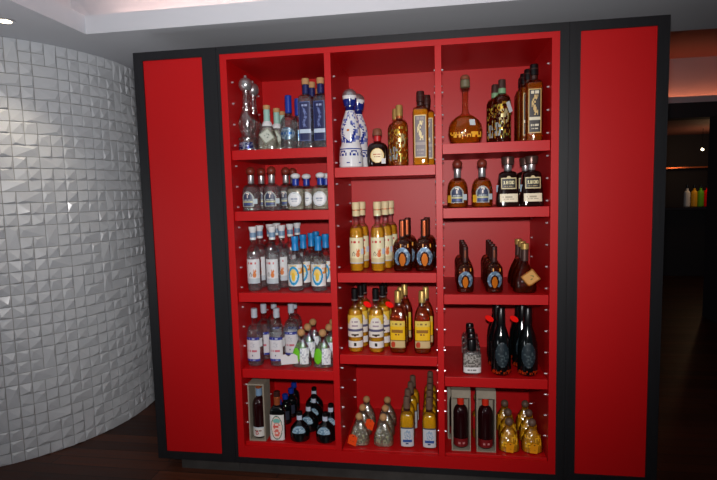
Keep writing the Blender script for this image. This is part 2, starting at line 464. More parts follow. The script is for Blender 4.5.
# ------------------------------------------------------------------ bottle kinds:  parts = [(name, mesh, [(sub name, mesh)], label)]
K = {}
def kind(name, desc, group, parts, cat='bottle', oname='liquor_bottle'): K[name] = (desc, group, parts, cat, oname)
def glass(prof, sh, lq, fill, dep=1., e=2.):
    r = [('glass_body', lathe('glass_body', prof, M[sh], dep, e), [], None)]
    if lq: r.append(('spirit', lathe('spirit', shrink(prof, fill), M[lq], dep, e), [], None))
    return r
def solidbody(prof, mat, dep=1., e=2.): return [('glass_body', lathe('glass_body', prof, M[mat], dep, e), [], None)]
def cap(prof, mat, nm='cap', dep=1., e=2., lab=None): return [(nm, lathe(nm, prof, M[mat], dep, e), [], lab)]
def cyl(z0, z1, r, b=.0015): return [(z0, r - b), (z0 + b, r), (z1 - b, r), (z1, r - b)]
def lab(prof, z0, z1, w, fn, nx=22, nz=24, dep=1., e=2., nm='label', mat='print', l=None, off=.0012):
    return [(nm, wrap(nm, prof, z0, z1, w, fn, nx, nz, dep, e, off, mat), [], l)]
def flat(nm, cx, cy, cz, w, h, fn, nx=12, nz=12, l=None, **k): return [(nm, plate(nm, cx, cy, cz, w, h, fn, nx, nz, **k), [], l)]
def base(r): return [(0, r * .86), (.004, r)]

# crystal decanter with silver bell stopper
p = [(0, .04), (.004, .046), (.03, .046), (.05, .042), (.056, .045), (.066, .044), (.072, .034), (.085, .03), (.1, .036), (.125, .042), (.15, .042), (.17, .036), (.19, .027), (.21, .021), (.26, .017), (.31, .017)]
band = [(0.004, .0475), (.03, .0475), (.034, .046)]
kind('bell', 'clear crystal decanter with silver bell stopper', 'crystal bell decanters',
     [('glass_body', lathe('glass_body', p, M['shellH'], 1, 2.0, 16, 25), [], None)] +
     lab(p, .008, .042, .036, lambda u, v: (40, 46, 110) if hsh(int(u * 9), int(v * 6)) > .4 else (170, 176, 196), mat='foil', nx=16, nz=8) +
     [('bell_stopper', lathe('bell_stopper', [(.3, .02), (.305, .026), (.318, .033), (.332, .034), (.345, .031), (.356, .022), (.362, .009), (.372, .008), (.376, .002)], M['chrome']), [], 'silver bell stopper')], oname='glass_decanter')
# pear flask, hanging diamond card
def pear(k): return [(0, .044 * k), (.006, .05 * k), (.03, .051 * k), (.06, .047 * k), (.09, .038 * k), (.115, .027 * k), (.135, .018 * k), (.15, .0145), (.165, .014)]
p = pear(1)
kind('diam', 'clear bottle with tilted square label', 'clear bottles with diamond labels',
     glass(p, 'shellH', 'silverfl', .11, .75, 2.8) + cap([(.14, .015), (.142, .0165), (.2, .0155), (.201, .014)], 'mint', 'neck_wrap') + cap(cyl(.2, .221, .0175), 'cork', 'cork') +
     cap([(.118, .026), (.122, .0275), (.14, .02), (.143, .016)], 'whitecap', 'collar') +
     flat('diamond_label', .008, -.043, .066, .058, .058, lab_diamond, tilt=PI / 4 + .2, lean=.18))
p = pear(1.08)
kind('diamA', 'amber teardrop bottle with tilted tan label', 'amber teardrop bottles',
     glass(p, 'shellA', 'cognac', .13, .78, 2.2) + cap([(.15, .0155), (.152, .017), (.205, .016), (.207, .014)], 'bronze', 'neck_wrap') + cap(cyl(.206, .234, .019), 'goldcap', 'cork') +
     flat('diamond_label', .016, -.047, .075, .066, .066, lab_tan, tilt=PI / 4 + .12, lean=.22))
# round blue capped
p = base(.043) + [(.02, .0435), (.125, .043)] + sho(.125, .043, .165, .016) + [(.172, .0135), (.2, .0135)]
kind('bluecap', 'clear round bottle with long blue cap', 'clear round blue-capped bottles',
     glass(p, 'shell', 'clear', .14) + cap(cyl(.178, .265, .0165, .003), 'bluecap') + lab(p, .045, .105, .036, lab_silver, mat='foil'))
# tall square with navy label
p = base(.036) + [(.02, .0365), (.235, .0365)] + sho(.235, .036, .262, .016) + [(.268, .0145), (.315, .0145)]
kind('bluelab', 'tall square navy-labelled bottle with cork', 'tall navy-labelled bottles',
     glass(p, 'shell', 'clear', .24, 1, 5) + cap([(.265, .0155), (.267, .017), (.308, .017), (.31, .015)], 'navy', 'neck_wrap') + cap(cyl(.31, .339, .0185), 'cork', 'cork') +
     lab(p, .035, .225, .028, lab_navy, 16, 40, 1, 5))
# arch label 7
p = base(.046) + [(.02, .0475), (.08, .0475)] + sho(.08, .047, .135, .016) + [(.142, .0145), (.18, .0145)]
for nm, lq, shl, d, g in (('seven', 'clear', 'shell', 'clear bottle, arched label, ball cork', 'clear ball-cork bottles'), ('sevenA', 'honey', 'shellA', 'round amber bottle with arched 7 label', 'amber ball-cork bottles')):
    kind(nm, d, g, glass(p, shl, lq, .12) + cap([(.138, .0155), (.14, .0165), (.178, .0155), (.18, .014)], 'chrome', 'neck_band') +
         cap(ball(.2, .023, .95), 'redcork', 'ball_cork') + lab(p, .022, .098, .029, lab_arch7, 22, 30) +
         flat('sticker', .036, -.034, .048, .02, .026, solid((200, 214, 220)), 4, 4, yaw=.75) +
         (flat('sticker', -.035, -.034, .04, .022, .034, solid((226, 170, 40)), 4, 4, yaw=-.78) if lq == 'honey' else []))
# round white label, white ball cap, blue neck
p = base(.044) + [(.02, .0455), (.092, .0455)] + sho(.092, .0455, .122, .017) + [(.126, .0145), (.155, .0145)]
kind('white', 'clear blue-necked bottle with white ball cap', 'clear bottles with blue necks',
     glass(p, 'shell', 'silverfl', .105, .85, 2.6) + cap([(.122, .0155), (.124, .0175), (.154, .0165), (.156, .014)], 'bluecap', 'neck_band') +
     cap(ball(.169, .0245, .62), 'whitecap', 'ball_cap') + lab(p, .018, .09, .034, lab_round, 26, 26, .85, 2.6))
# slim round bottle, fox label - clear and gold
p = base(.034) + [(.015, .0355), (.185, .0355)] + sho(.185, .0355, .23, .0165, 8) + [(.24, .0135), (.29, .0135)]
capf = [(.262, .015), (.264, .0165), (.29, .0155), (.305, .0165), (.318, .021), (.328, .0215), (.33, .02)]
kind('fox', 'slim clear bottle with flared white cap', 'slim clear white-capped bottles',
     glass(p, 'shell', 'clear', .2) + [('cap', lathe('cap', capf, M['whitecap']), [('cap_band', lathe('cap_band', cyl(.274, .3, .0172), M['bluegrey']))], None)] +
     lab(p, .04, .165, .031, lab_fox((222, 224, 226), (200, 90, 90), (214, 120, 50), (190, 200, 206))))
kind('foxA', 'gold bottle with cream cap, fox label', 'slim gold cream-capped bottles',
     glass(p, 'shell', 'gold', .215) + [('cap', lathe('cap', [(.272, .015), (.274, .019), (.3, .0185), (.304, .0195), (.326, .0205), (.34, .0195), (.342, .018)], M['creamcap']), [('cap_band', lathe('cap_band', cyl(.301, .306, .0205), M['copper']))], None)] +
     lab(p, .04, .168, .032, lab_fox((236, 226, 186), (196, 40, 40), (220, 110, 40), (214, 196, 150))) +
     flat('sticker', .03, -.026, .1, .016, .028, solid((206, 214, 228)), 4, 4, yaw=.9))
# blue capped ring label
p = base(.038) + [(.015, .0395), (.14, .0395)] + sho(.14, .0395, .188, .017, 8) + [(.195, .0145), (.23, .0145)]
kind('ring', 'clear bottle with bright blue cap', 'clear bottles with bright blue caps',
     glass(p, 'shell', 'clear', .16) + cap([(.205, .016), (.207, .0185), (.235, .0165), (.25, .0165), (.262, .0195), (.277, .0185), (.278, .017)], 'turq') +
     lab(p, .028, .138, .0365, lab_ring, 30, 30))
# blue banded label, grey cap
p = base(.038) + [(.015, .0395), (.165, .0395)] + sho(.165, .0395, .215, .0165, 8) + [(.225, .0135), (.262, .0135)]
kind('band', 'grey-capped bottle with blue-edged label', 'clear grey-capped bottles',
     glass(p, 'shell', 'clear', .18, 1, 2.6) + cap(cyl(.25, .3, .0165, .003), 'greycap') + lab(p, .03, .155, .0345, lab_blueband, 24, 34, 1, 2.6) +
     flat('side_sticker', .0365, -.02, .125, .028, .045, solid((226, 228, 232)), 4, 4, yaw=1.1))
# squat square flask with ball cork : green label / silver / gold
p = [(0, .043), (.004, .05), (.03, .05), (.055, .046), (.08, .037), (.1, .026), (.115, .018), (.122, .0165), (.14, .0165)]
kind('greenf', 'squat green-labelled flask with ball cork', 'squat green-labelled flasks',
     glass([(z * 1.18, r) for z, r in p], 'shell', 'clear', .125, .8, 3) + cap(ball(.174, .0205), 'cork', 'ball_cork') +
     lab([(z * 1.18, r) for z, r in p], .02, .1, .042, lab_green, 26, 20, .8, 3))
kind('silverf', 'squat clear flask with ball cork', 'squat clear flasks with ball corks',
     glass(p, 'shellH', 'silverfl', .1, .8, 3) + cap(ball(.14, .0195), 'cork', 'ball_cork') +
     lab(p, .02, .07, .03, lambda u, v: (205, 205, 170) if hsh(int(u * 5), int(v * 5)) > .55 else None, 12, 10, .8, 3, 'glint_flecks', 'foil'))  # pale reflections in the glass, painted on as flecks
kind('goldf', 'squat gold flask with ball cork', 'squat gold flasks with ball corks',
     glass(p, 'shellHA', 'goldfoil', .105, .8, 3) + cap(ball(.14, .0195), 'taupe', 'ball_cork') + lab(p, .03, .085, .036, lab_goldglint, 16, 12, .8, 3, 'glint_flecks') +  # bright gold reflections painted as flecks on the sides
     flat('swing_tag', .0, -.052, .032, .036, .05, tagshape((244, 160, 20)), 10, 10, lean=.08, tilt=.1) +
     [('string', loop_string('string', .115, -.014, -.014, .0, -.05, .058, M['string']), [], None)])
# decanter in blue painted white ceramic
def ceramic():
    prof = [(0, .054), (.004, .0595), (.05, .059), (.095, .054), (.105, .05), (.118, .046), (.14, .0475), (.17, .049), (.2, .046), (.23, .038), (.255, .029), (.272, .023), (.29, .0225), (.3, .024), (.305, .03)]
    zs = [.305 * i / 60 for i in range(61)]; N = 48; V = []; F = []; C = []
    for z in zs:
        for k in range(N):
            x, y = ring(rad(prof, z), 1, 2, k, N); V.append((x, y, z))
    W, B, D = (226, 226, 228), (34, 52, 140), (20, 30, 96)
    for i in range(60):
        z = (zs[i] + zs[i + 1]) / 2
        for k in range(N):
            a = (2 * PI * (k + .5) / N + PI / 2 + PI) % (2 * PI) - PI; a = -abs(a) if False else a
            c = W
            if z < .1:
                for q in range(6):
                    aq = -PI + q * PI / 3 + PI / 6; d = (a - aq) * .058; zz = z - .062
                    rr = math.hypot(d, zz)
                    if (.014 < rr < .021 and zz > -.006) or rr < .006: c = B
                    if math.hypot(d - .03, z - .022) < .005: c = B
                if .088 < z < .094: c = B
            elif .118 < z < .27:
                d = abs(a) * .047; e_ = (d / (.027 * max(.15, (.262 - z) / .1 if z > .2 else 1))) ** 2 + ((z - .195) / .062) ** 2
                if e_ > 1 and e_ < 2.1: c = B if hsh(i, k) > .3 else W
                elif e_ >= 2.1 and hsh(i // 2, k // 2, 5) > .62: c = (120, 130, 190)
                if math.hypot(d, z - .18) < .006: c = (196, 120, 70)
            elif z >= .272: c = D
            F.append((i * N + k, i * N + (k + 1) % N, (i + 1) * N + (k + 1) % N, (i + 1) * N + k)); C.append(rgb(*c))
    F.append(tuple(range(N - 1, -1, -1))); C.append(rgb(*W)); F.append(tuple(range(60 * N, 61 * N))); C.append(rgb(*D))
    body = mesh('ceramic_body', V, F, [M['glaze']], cols=C)
    pc = [(.296, .026), (.3, .029), (.32, .033), (.335, .035), (.345, .0355)]
    V = []; F = []; C = []
    pz = [.296 + .049 * i / 12 for i in range(13)]
    for z in pz:
        for k in range(N):
            x, y = ring(rad(pc, z), 1, 2, k, N); V.append((x, y, z))
    for i in range(12):
        for k in range(N):
            drip = .318 + .014 * hsh(k // 4, 2)
            F.append((i * N + k, i * N + (k + 1) % N, (i + 1) * N + (k + 1) % N, (i + 1) * N + k)); C.append(rgb(*((24, 40, 120) if pz[i] < drip else W)))
    F.append(tuple(range(N - 1, -1, -1))); C.append(rgb(*W)); F.append(tuple(range(12 * N, 13 * N))); C.append(rgb(*W))
    collar = mesh('painted_collar', V, F, [M['glaze']], cols=C)
    bell = lathe('bell_stopper', [(.345, .034), (.347, .0365), (.358, .034), (.368, .027), (.376, .016), (.38, .004)], M['chrome'])
    return [('ceramic_body', body, [], None), ('painted_collar', collar, [], None), ('bell_stopper', bell, [], 'silver bell stopper')]
kind('azul', 'tall white ceramic decanter painted with blue flowers', 'painted ceramic decanters', ceramic(), oname='ceramic_decanter')
# dark round with cream oval label
p = base(.048) + [(.02, .0515), (.08, .051)] + sho(.08, .051, .118, .016) + [(.125, .0145), (.15, .0145)]
kind('darkround', 'dark round bottle with cream oval label', None,
     solidbody(p, 'brown', .8, 2.4) + cap([(.122, .0155), (.124, .018), (.148, .018), (.15, .015)], 'redband', 'neck_band') + cap([(.15, .015), (.151, .021), (.16, .0235), (.175, .0225), (.184, .016), (.186, .006)], 'darkcork', 'cork') +
     lab(p, .018, .088, .032, lab_cream_oval, 26, 26, .8, 2.4) + flat('sticker', .03, -.04, .026, .022, .026, solid((232, 232, 232)), 4, 4, yaw=.5))
# textured gold bottle
p = base(.04) + [(.015, .0415), (.185, .041)] + sho(.185, .041, .222, .016) + [(.23, .0135), (.25, .0135)]
for nm, lq, cm, d in (('tex', 'honey', 'goldcap', 'ornate gold bottle with gold neck cap'), ('texD', 'cognac', 'bronze', 'dark amber bottle with green neck ring')):
    kind(nm, d, d.replace('bottle', 'bottles'), glass(p, 'shellA', lq, .21) + cap([(.238, .0155), (.24, .0175), (.286, .0165), (.29, .014)], cm) +
         (cap(cyl(.226, .25, .0178), 'greenneck', 'neck_ring') if nm == 'texD' else cap(cyl(.226, .239, .0165), 'copper', 'neck_ring')) +
         lab(p, .02, .185, .037, lab_patch, 20, 30, nm='label', mat='foil') +
         (flat('side_label', .032, -.03, .16, .022, .05, solid((206, 210, 214)), 4, 6, yaw=.75, tilt=-.45) if nm == 'texD' else []))
# tall square script bottle
p = base(.036) + [(.015, .037), (.255, .037)] + sho(.255, .037, .278, .0165) + [(.284, .0145), (.32, .0145)]
for nm, lq, bg, ink, bd, cm, d in (('sq', 'gold', (116, 104, 106), (226, 206, 150), (150, 136, 130), 'brownwax', 'tall square gold bottle with brown cap'),
                                   ('sqD', 'honey', (38, 30, 28), (206, 172, 108), (216, 206, 180), 'blackcap', 'tall square amber bottle with black cap')):
    kind(nm, d, d.replace('bottle', 'bottles'), glass(p, 'shellA', lq, .262, 1, 5) + [('cap', lathe('cap', [(.3, .0155), (.302, .0195), (.345, .019), (.35, .016)], M[cm]), [('cap_band', lathe('cap_band', cyl(.326, .331, .0205), M['bronze']))], None)] +
         cap(cyl(.282, .3, .0165), 'brownwax', 'neck_seal') + lab(p, .036, .235, .0275, lab_script(bg, ink, bd), 16, 44, 1, 5))
# horseshoe bottles
p = base(.043) + [(.015, .046), (.115, .0465)] + sho(.115, .0465, .16, .018, 8) + [(.17, .015), (.19, .0145)]
for nm, lq, cen, d in (('horse', 'cognac', (206, 110, 24), 'dark amber bottle with blue horseshoe label'), ('horseD', 'cognac', (222, 120, 20), 'dark amber bottle with blue horseshoe label')):
    kind(nm, d, d.replace('bottle', 'bottles', 1), glass(p, 'shellA', lq, .14, .8, 3.4) + cap(cyl(.165, .252, .0165, .003), 'brownwax', 'neck_sleeve') +
         lab(cyl(.165, .252, .0165, .003), .172 if nm == 'horse' else .19, .246 if nm == 'horse' else .232, .0075 if nm == 'horse' else .004, solid((196, 96, 52) if nm == 'horse' else (150, 84, 60)), 4, 6, nm='foil_strip', mat='foil') +
         lab(p, .018, .118, .037, lab_horse(cen), 26, 30, .8, 3.4, mat='foil') +
         lab(p, .118, .135, .03, lambda u, v: (226, 150, 40) if hsh(int(u * 5), 2) > .5 else None, 12, 4, .8, 3.4, 'gold_flecks'))  # random gold-coloured flecks along the shoulder
# black capped white label gold bottle
p = base(.036) + [(.015, .0385), (.178, .0385)] + sho(.178, .0385, .228, .0165, 8) + [(.238, .0135), (.28, .0135)]
kind('blackcap', 'gold bottle with black cap, white label', 'gold black-capped bottles',
     glass(p, 'shell', 'gold', .215) + [('cap', lathe('cap', cyl(.266, .321, .017, .003), M['blackcap']), [('cap_ring', lathe('cap_ring', cyl(.26, .266, .0178), M['chrome']))], None)] +
     lab(p, .026, .19, .0355, lab_arched_white, 24, 40))
# long shouldered yellow label
p = base(.038) + [(.012, .0405), (.165, .0405), (.19, .037), (.215, .027), (.235, .0175), (.248, .0145), (.27, .0145)]
kind('yel', 'amber bottle with yellow label, gold cap', 'yellow-labelled bottles',
     glass(p, 'shellA', 'amber', .225, .9, 4) + cap([(.25, .0155), (.252, .017), (.306, .0155), (.31, .013)], 'goldcap') + lab(p, .028, .165, .0355, lab_yellow, 24, 34, .9, 4))
# gold bottle with pale label and dark stopper
p = base(.034) + [(.01, .037), (.122, .037)] + sho(.122, .037, .175, .02, 8) + [(.19, .015), (.21, .0145)]
kind('agave', 'gold bottle with pale label, dark stopper', 'gold bottles with dark stoppers',
     glass(p, 'shell', 'goldfoil', .165, .9, 3) + cap([(.196, .0155), (.198, .0175), (.228, .0165), (.252, .0155), (.256, .012)], 'taupe', 'stopper') + cap(cyl(.186, .199, .0178), 'brownwax', 'neck_seal') +
     lab(p, .008, .108, .031, lab_agave, 22, 30, .9, 3))
# round flask, long neck
p = [(0, .052), (.005, .062), (.02, .072), (.045, .079), (.065, .08), (.09, .075), (.112, .062), (.128, .042), (.138, .024), (.146, .0165), (.16, .014), (.29, .0135)]
kind('flask', 'round amber flask with very long thin neck', None,
     glass(p, 'shellA', 'honey', .13, .55, 2) + cap(cyl(.262, .298, .0225, .004), 'olive', 'neck_ring') + cap([(.298, .02), (.3, .0225), (.314, .02), (.32, .012)], 'darkcork', 'cork') +
     flat('sticker', .03, -.036, .098, .026, .03, solid((205, 214, 216)), 4, 4, lean=-.4, yaw=.2) +
     lab(p, .03, .055, .07, lambda u, v: (240, 170, 40) if hsh(int(u * 12), int(v * 3)) > .45 else None, 30, 5, .55, 2, 'gold_flecks'))  # random gold-coloured flecks low on the bulb
# 1800
p = [(0, .05), (.005, .0545), (.02, .054), (.145, .043)] + sho(.145, .043, .165, .018, 5) + [(.17, .0155), (.2, .0155)]
kind('num', 'dark tapered bottle labelled 1800', 'dark tapered 1800 bottles',
     solidbody(p, 'brown', .8, 4) + cap([(.168, .0165), (.17, .0175), (.196, .0175), (.198, .016)], 'chrome', 'neck_band') + cap([(.194, .021), (.198, .027), (.226, .0305), (.232, .029), (.234, .024)], 'bronze', 'stopper') +
     lab(p, .082, .142, .034, lab_1800, 34, 24, .8, 4) + lab(p, .022, .06, .04, lab_cream, 20, 10, .8, 4, nm='lower_label') +
     flat('sticker', -.047, -.02, .085, .022, .032, solid((176, 196, 214)), 4, 4, yaw=-1.0))
# clear bottle with black cap and knit pattern
p = base(.042) + [(.012, .044), (.098, .044)] + sho(.098, .044, .118, .018, 6) + [(.122, .0155), (.14, .0155)]
kind('knit', 'squat clear bottle with black cap', 'squat clear black-capped bottles',
     glass(p, 'shell', 'clear', .105, .85, 3.5) + cap([(.112, .018), (.114, .021), (.16, .021), (.168, .018), (.17, .01)], 'blackcap') + lab(p, .01, .1, .041, lab_knit, 24, 26, .85, 3.5))
# tall dark bottles
p = base(.042) + [(.012, .048), (.03, .048), (.12, .047), (.16, .044), (.2, .034), (.235, .022), (.255, .0185), (.27, .017)]
kind('tall', 'tall dark bottle with black neck', 'tall dark bottles',
     solidbody(p, 'night') + cap([(.245, .0195), (.25, .0205), (.325, .0185), (.33, .015)], 'blackcap', 'neck_sleeve') + lab(p, .045, .165, .031, lab_teal, 20, 30) +
     lab(p, .012, .03, .0445, lambda u, v: (200, 60, 12) if hsh(int(u * 9), int(v * 3)) > .45 else None, 24, 5, nm='painted_base_glow', mat='foil'))  # amber glow at the foot, painted as orange flecks
# small dark round with misty label
p = base(.05) + [(.012, .052), (.045, .052), (.062, .048), (.08, .035), (.094, .021), (.102, .0145), (.13, .0135)]
kind('dark', 'small black bottle with pale shoulder label', 'small black bottles',
     solidbody(p, 'night') + cap(cyl(.108, .148, .0152, .002), 'blackcap') + lab(cyl(.1, .148, .0152, .001), .106, .13, .0125, solid((200, 208, 226)), 6, 6, nm='neck_label') +
     lab(p, .05, .083, .033, lab_mist, 22, 14))
# dark with blue cap
p = base(.03) + [(.012, .0325), (.09, .0325)] + sho(.09, .0325, .12, .0145, 6) + [(.13, .0135), (.15, .0135)]
kind('bluedark', 'small dark bottle with blue cap', 'small dark blue-capped bottles', solidbody(p, 'night') + cap(cyl(.138, .168, .0165, .003), 'bluecap') + lab(p, .03, .08, .024, solid((40, 44, 62)), 4, 4))
# bottle with large flowered label
p = base(.038) + [(.012, .04), (.15, .04)] + sho(.15, .04, .19, .018, 6) + [(.2, .0145), (.225, .0145)]
kind('flower', 'dark bottle with big white label of pink flowers', None,
     solidbody(p, 'night', .7, 5) + cap([(.196, .016), (.198, .0175), (.24, .0175), (.242, .016)], 'copper', 'neck_wrap') + cap(cyl(.242, .272, .0172, .002), 'brownwax') +
     lab(p, .004, .148, .0385, lab_flower, 24, 36, .7, 5))
# boxed bottles
p = base(.034) + [(.01, .0365), (.165, .0365)] + sho(.165, .0365, .21, .016, 7) + [(.22, .0145), (.25, .0145)]
kind('boxedw', 'dark red bottle with white foot label in weathered open box', None,
     solidbody(p, 'reddark') + cap(cyl(.222, .262, .0172), 'bluegrey', 'neck_label') + cap(cyl(.262, .276, .0165), 'copper') + lab(p, .012, .062, .0345, lab_bottomwhite, 24, 16))
kind('boxedr', 'dark red-necked bottle inside grey open box', 'boxed dark bottles',
     solidbody(p, 'reddark') + cap(cyl(.215, .25, .0172), 'redwrap', 'neck_wrap') + cap([(.25, .015), (.251, .0185), (.277, .017), (.279, .014)], 'cork', 'cork') +
     lab(p, .01, .05, .0345, lab_bottomred, 20, 12))
# small bottle between the boxes
p = base(.03) + [(.01, .032), (.11, .032)] + sho(.11, .032, .145, .016, 6) + [(.15, .0145), (.2, .0145)]
kind('between', 'bottle with gold ball cork, white collar and red label', None,
     glass(p, 'shellA', 'goldfoil', .13) + cap(cyl(.146, .178, .018, .003), 'whitecap', 'collar') + cap(ball(.215, .024), 'goldcap', 'ball_cork') +
     lab(p, .05, .12, .028, solid((190, 20, 24)), 6, 8))
# crates
def crate(name, w, d, h, t, mat):
    rail = lambda: None
    parts = []
    b = MB().box((-w / 2, 0, 0), (-w / 2 + t, d, h)).me('side_board', M[mat]); parts.append(('side_board', b, [], None))
    b = MB().box((w / 2 - t, 0, 0), (w / 2, d, h)).me('side_board', M[mat]); parts.append(('side_board', b, [], None))
    parts.append(('top_board', MB().box((-w / 2 + t, 0, h - t), (w / 2 - t, d, h)).me('top_board', M[mat]), [], None))
    parts.append(('bottom_board', MB().box((-w / 2 + t, 0, 0), (w / 2 - t, d, t)).me('bottom_board', M[mat]), [], None))
    parts.append(('back_board', MB().box((-w / 2 + t, d - t, t), (w / 2 - t, d, h - t)).me('back_board', M[mat]), [], None))
    return parts
kind('boxA', 'weathered open-front wooden box holding a dark red bottle', None, crate('a', .088, .095, .305, .007, 'crate'), 'box', 'wooden_bottle_box')
kind('boxB', 'grey open-front wooden box', 'grey wooden bottle boxes', crate('b', .092, .095, .31, .006, 'crate') +
     [('hanger', MB().box((-.04, .0, .27), (.04, .006, .304)).me('hanger', M['crate']), [], None)], 'box', 'wooden_bottle_box')

# ------------------------------------------------------------------ placing bottles
SH = {'A': [1.675, 1.374, .963, .567, .177], 'B': [1.575, 1.064, .654, .165], 'C': [1.668, 1.37, .96, .556, .171]}
BAY = {'A': 'left bay', 'B': 'middle bay', 'C': 'right bay'}
ORD = {5: ['top shelf', 'second shelf', 'third shelf', 'fourth shelf', 'bottom shelf'], 4: ['top shelf', 'second shelf', 'third shelf', 'bottom shelf']}
def place(kd, shelf, X, Y, pos='', turn=None, extra=None, sc=1, dz=0):
    desc, group, parts, cat, oname = K[kd]
    c, n = shelf[0], int(shelf[1]) - 1
    where = BAY[c] + ' ' + ORD[len(SH[c])][n]
    l = desc + (', ' + pos if pos else '') + ', ' + where
    rz = random.uniform(-.1, .1) if turn is None else turn
    g = f'{group} on the {where}' if group else None
    r = empty(oname, (X, Y, SH[c][n] + .0006 + dz), l, cat, g, rz, sc)
    for nm, me, subs, pl in list(parts) + list(extra or []):
        o = link(nm, me, r)
        if pl: o['label'] = pl
        for sn, sm in subs: link(sn, sm, o)
    return r
DEP = ['front', 'second', 'third', 'fourth', 'fifth']
def file(kd, shelf, pts, which='', last=True, **k):
    n = len(pts)
    for i, (X, Y) in enumerate(pts):
        d = DEP[i]
        if n == 1: pos = which
        else: pos = f'{d} in {which}' if which else ('front one' if i == 0 else d + ' from front')
        place(kd, shelf, X, Y, pos, **k)

file('bell', 'A1', [(.543, .09), (.533, .215)])
file('diam', 'A1', [(.649, .085), (.668, .185), (.664, .29)])
file('bluecap', 'A1', [(.760, .09), (.782, .185)])
file('bluelab', 'A1', [(.852, .085), (.862, .17), (.862, .34)], 'left row')
place('bluelab', 'A1', .927, .085, 'beside the divider')
for q, (X, Y) in zip(['leftmost at front', 'behind the leftmost', 'second from left', 'behind second from left', 'rearmost'], [(.549, .09), (.566, .2), (.66, .085), (.7, .2), (.707, .31)]):
    place('seven', 'A2', X, Y, q)
file('white', 'A2', [(.783, .09), (.812, .195)], 'left row'); file('white', 'A2', [(.911, .09), (.917, .195)], 'right row')
file('fox', 'A3', [(.547, .09), (.549, .186), (.576, .275), (.585, .37)], 'left row')
file('fox', 'A3', [(.649, .09), (.672, .18), (.69, .275), (.704, .37)], 'right row')
file('ring', 'A3', [(.768, .09), (.784, .19), (.803, .29), (.806, .39)], 'left row'); file('ring', 'A3', [(.888, .09), (.9, .21)], 'right row')
file('band', 'A4', [(.535, .09), (.549, .195), (.572, .3)], 'left row'); file('band', 'A4', [(.652, .1), (.7, .205), (.688, .31)], 'right row')
tags = [('price_tag', plate('price_tag', -.05, -.062, .052, .09, .052, lambda u, v: (232, 226, 228) if min(el(u, v, -.5, .5, .5, .5), el(u, v, .5, .56, .5, .44)) < 1 or v < .55 else None, 14, 10, tilt=-.12), [], 'pair of pale paper tags')]
place('greenf', 'A4', .783, .092, 'front in left row', extra=tags)
for i, pt in enumerate([(.79, .2), (.793, .305)]): place('greenf', 'A4', *pt, DEP[i + 1] + ' in left row')
file('greenf', 'A4', [(.896, .092), (.907, .2), (.906, .31)], 'right row')
place('boxA', 'A5', .547, .03, turn=0); place('boxedw', 'A5', .547, .075, turn=.1, dz=.0072)
place('flower', 'A5', .648, .065, turn=.06, sc=.95)
file('bluedark', 'A5', [(.624, .165), (.634, .25), (.643, .335), (.636, .42)])
file('dark', 'A5', [(.762, .08), (.783, .19), (.785, .3), (.76, .41)], 'left row'); file('dark', 'A5', [(.9, .08), (.906, .19)], 'right row')

file('azul', 'B1', [(1.069, .09), (1.088, .22)])
place('darkround', 'B1', 1.2, .09)
file('tex', 'B1', [(1.308, .09), (1.283, .195)])
file('sq', 'B1', [(1.41, .09), (1.438, .2)])
file('foxA', 'B2', [(1.086, .09), (1.1, .19)], 'left row'); file('foxA', 'B2', [(1.192, .09), (1.221, .185), (1.24, .28)], 'right row')
file('horse', 'B2', [(1.314, .09), (1.331, .185), (1.33, .28)], 'left row'); file('horse', 'B2', [(1.42, .09), (1.429, .185), (1.43, .28)], 'right row')
rt = [('swing_tag', lathe('swing_tag', [(-.002, .021), (0, .023), (.002, .021)], M['red_tag'], .62), [], 'red oval tag')]
def redtag(kd, shelf, X, Y, pos, dx, z):
    r = place(kd, shelf, X, Y, pos)
    o = link('swing_tag', rt[0][1], r, (dx, -.028, z), (1.25, .5, 0)); o['label'] = 'red oval tag'
    return r
for w, L in (('left row', [(1.069, .09), (1.085, .18), (1.09, .27)]), ('right row', [(1.175, .09), (1.2, .18), (1.2, .27)])):
    for i, (X, Y) in enumerate(L):
        if i == 1: redtag('blackcap', 'B3', X, Y, DEP[i] + ' in ' + w, .04, .225)
        else: place('blackcap', 'B3', X, Y, DEP[i] + ' in ' + w)
file('yel', 'B3', [(1.286, .09), (1.291, .187), (1.307, .28)], 'left row'); file('yel', 'B3', [(1.405, .09), (1.421, .195)], 'right row')
ot = lambda dx, z, t: [('swing_tag', plate('swing_tag', dx, -.056, z, .046, .056, tagshape((252, 78, 20)), 12, 12, tilt=t, yaw=-.2), [], 'orange tag')]
place('silverf', 'B4', 1.076, .09, 'front in left row, orange-tagged', extra=ot(-.026, .04, .25))
place('silverf', 'B4', 1.078, .2, 'second in left row, orange-tagged', extra=ot(.045, .075, .3))
place('silverf', 'B4', 1.084, .31, 'rearmost in left row')
file('silverf', 'B4', [(1.2, .092), (1.2, .202), (1.2, .312)], 'right row')
file('agave', 'B4', [(1.321, .09), (1.321, .19), (1.331, .29), (1.338, .39)], 'left row'); file('agave', 'B4', [(1.434, .09), (1.434, .183), (1.435, .276), (1.435, .369), (1.435, .462)], 'right row')

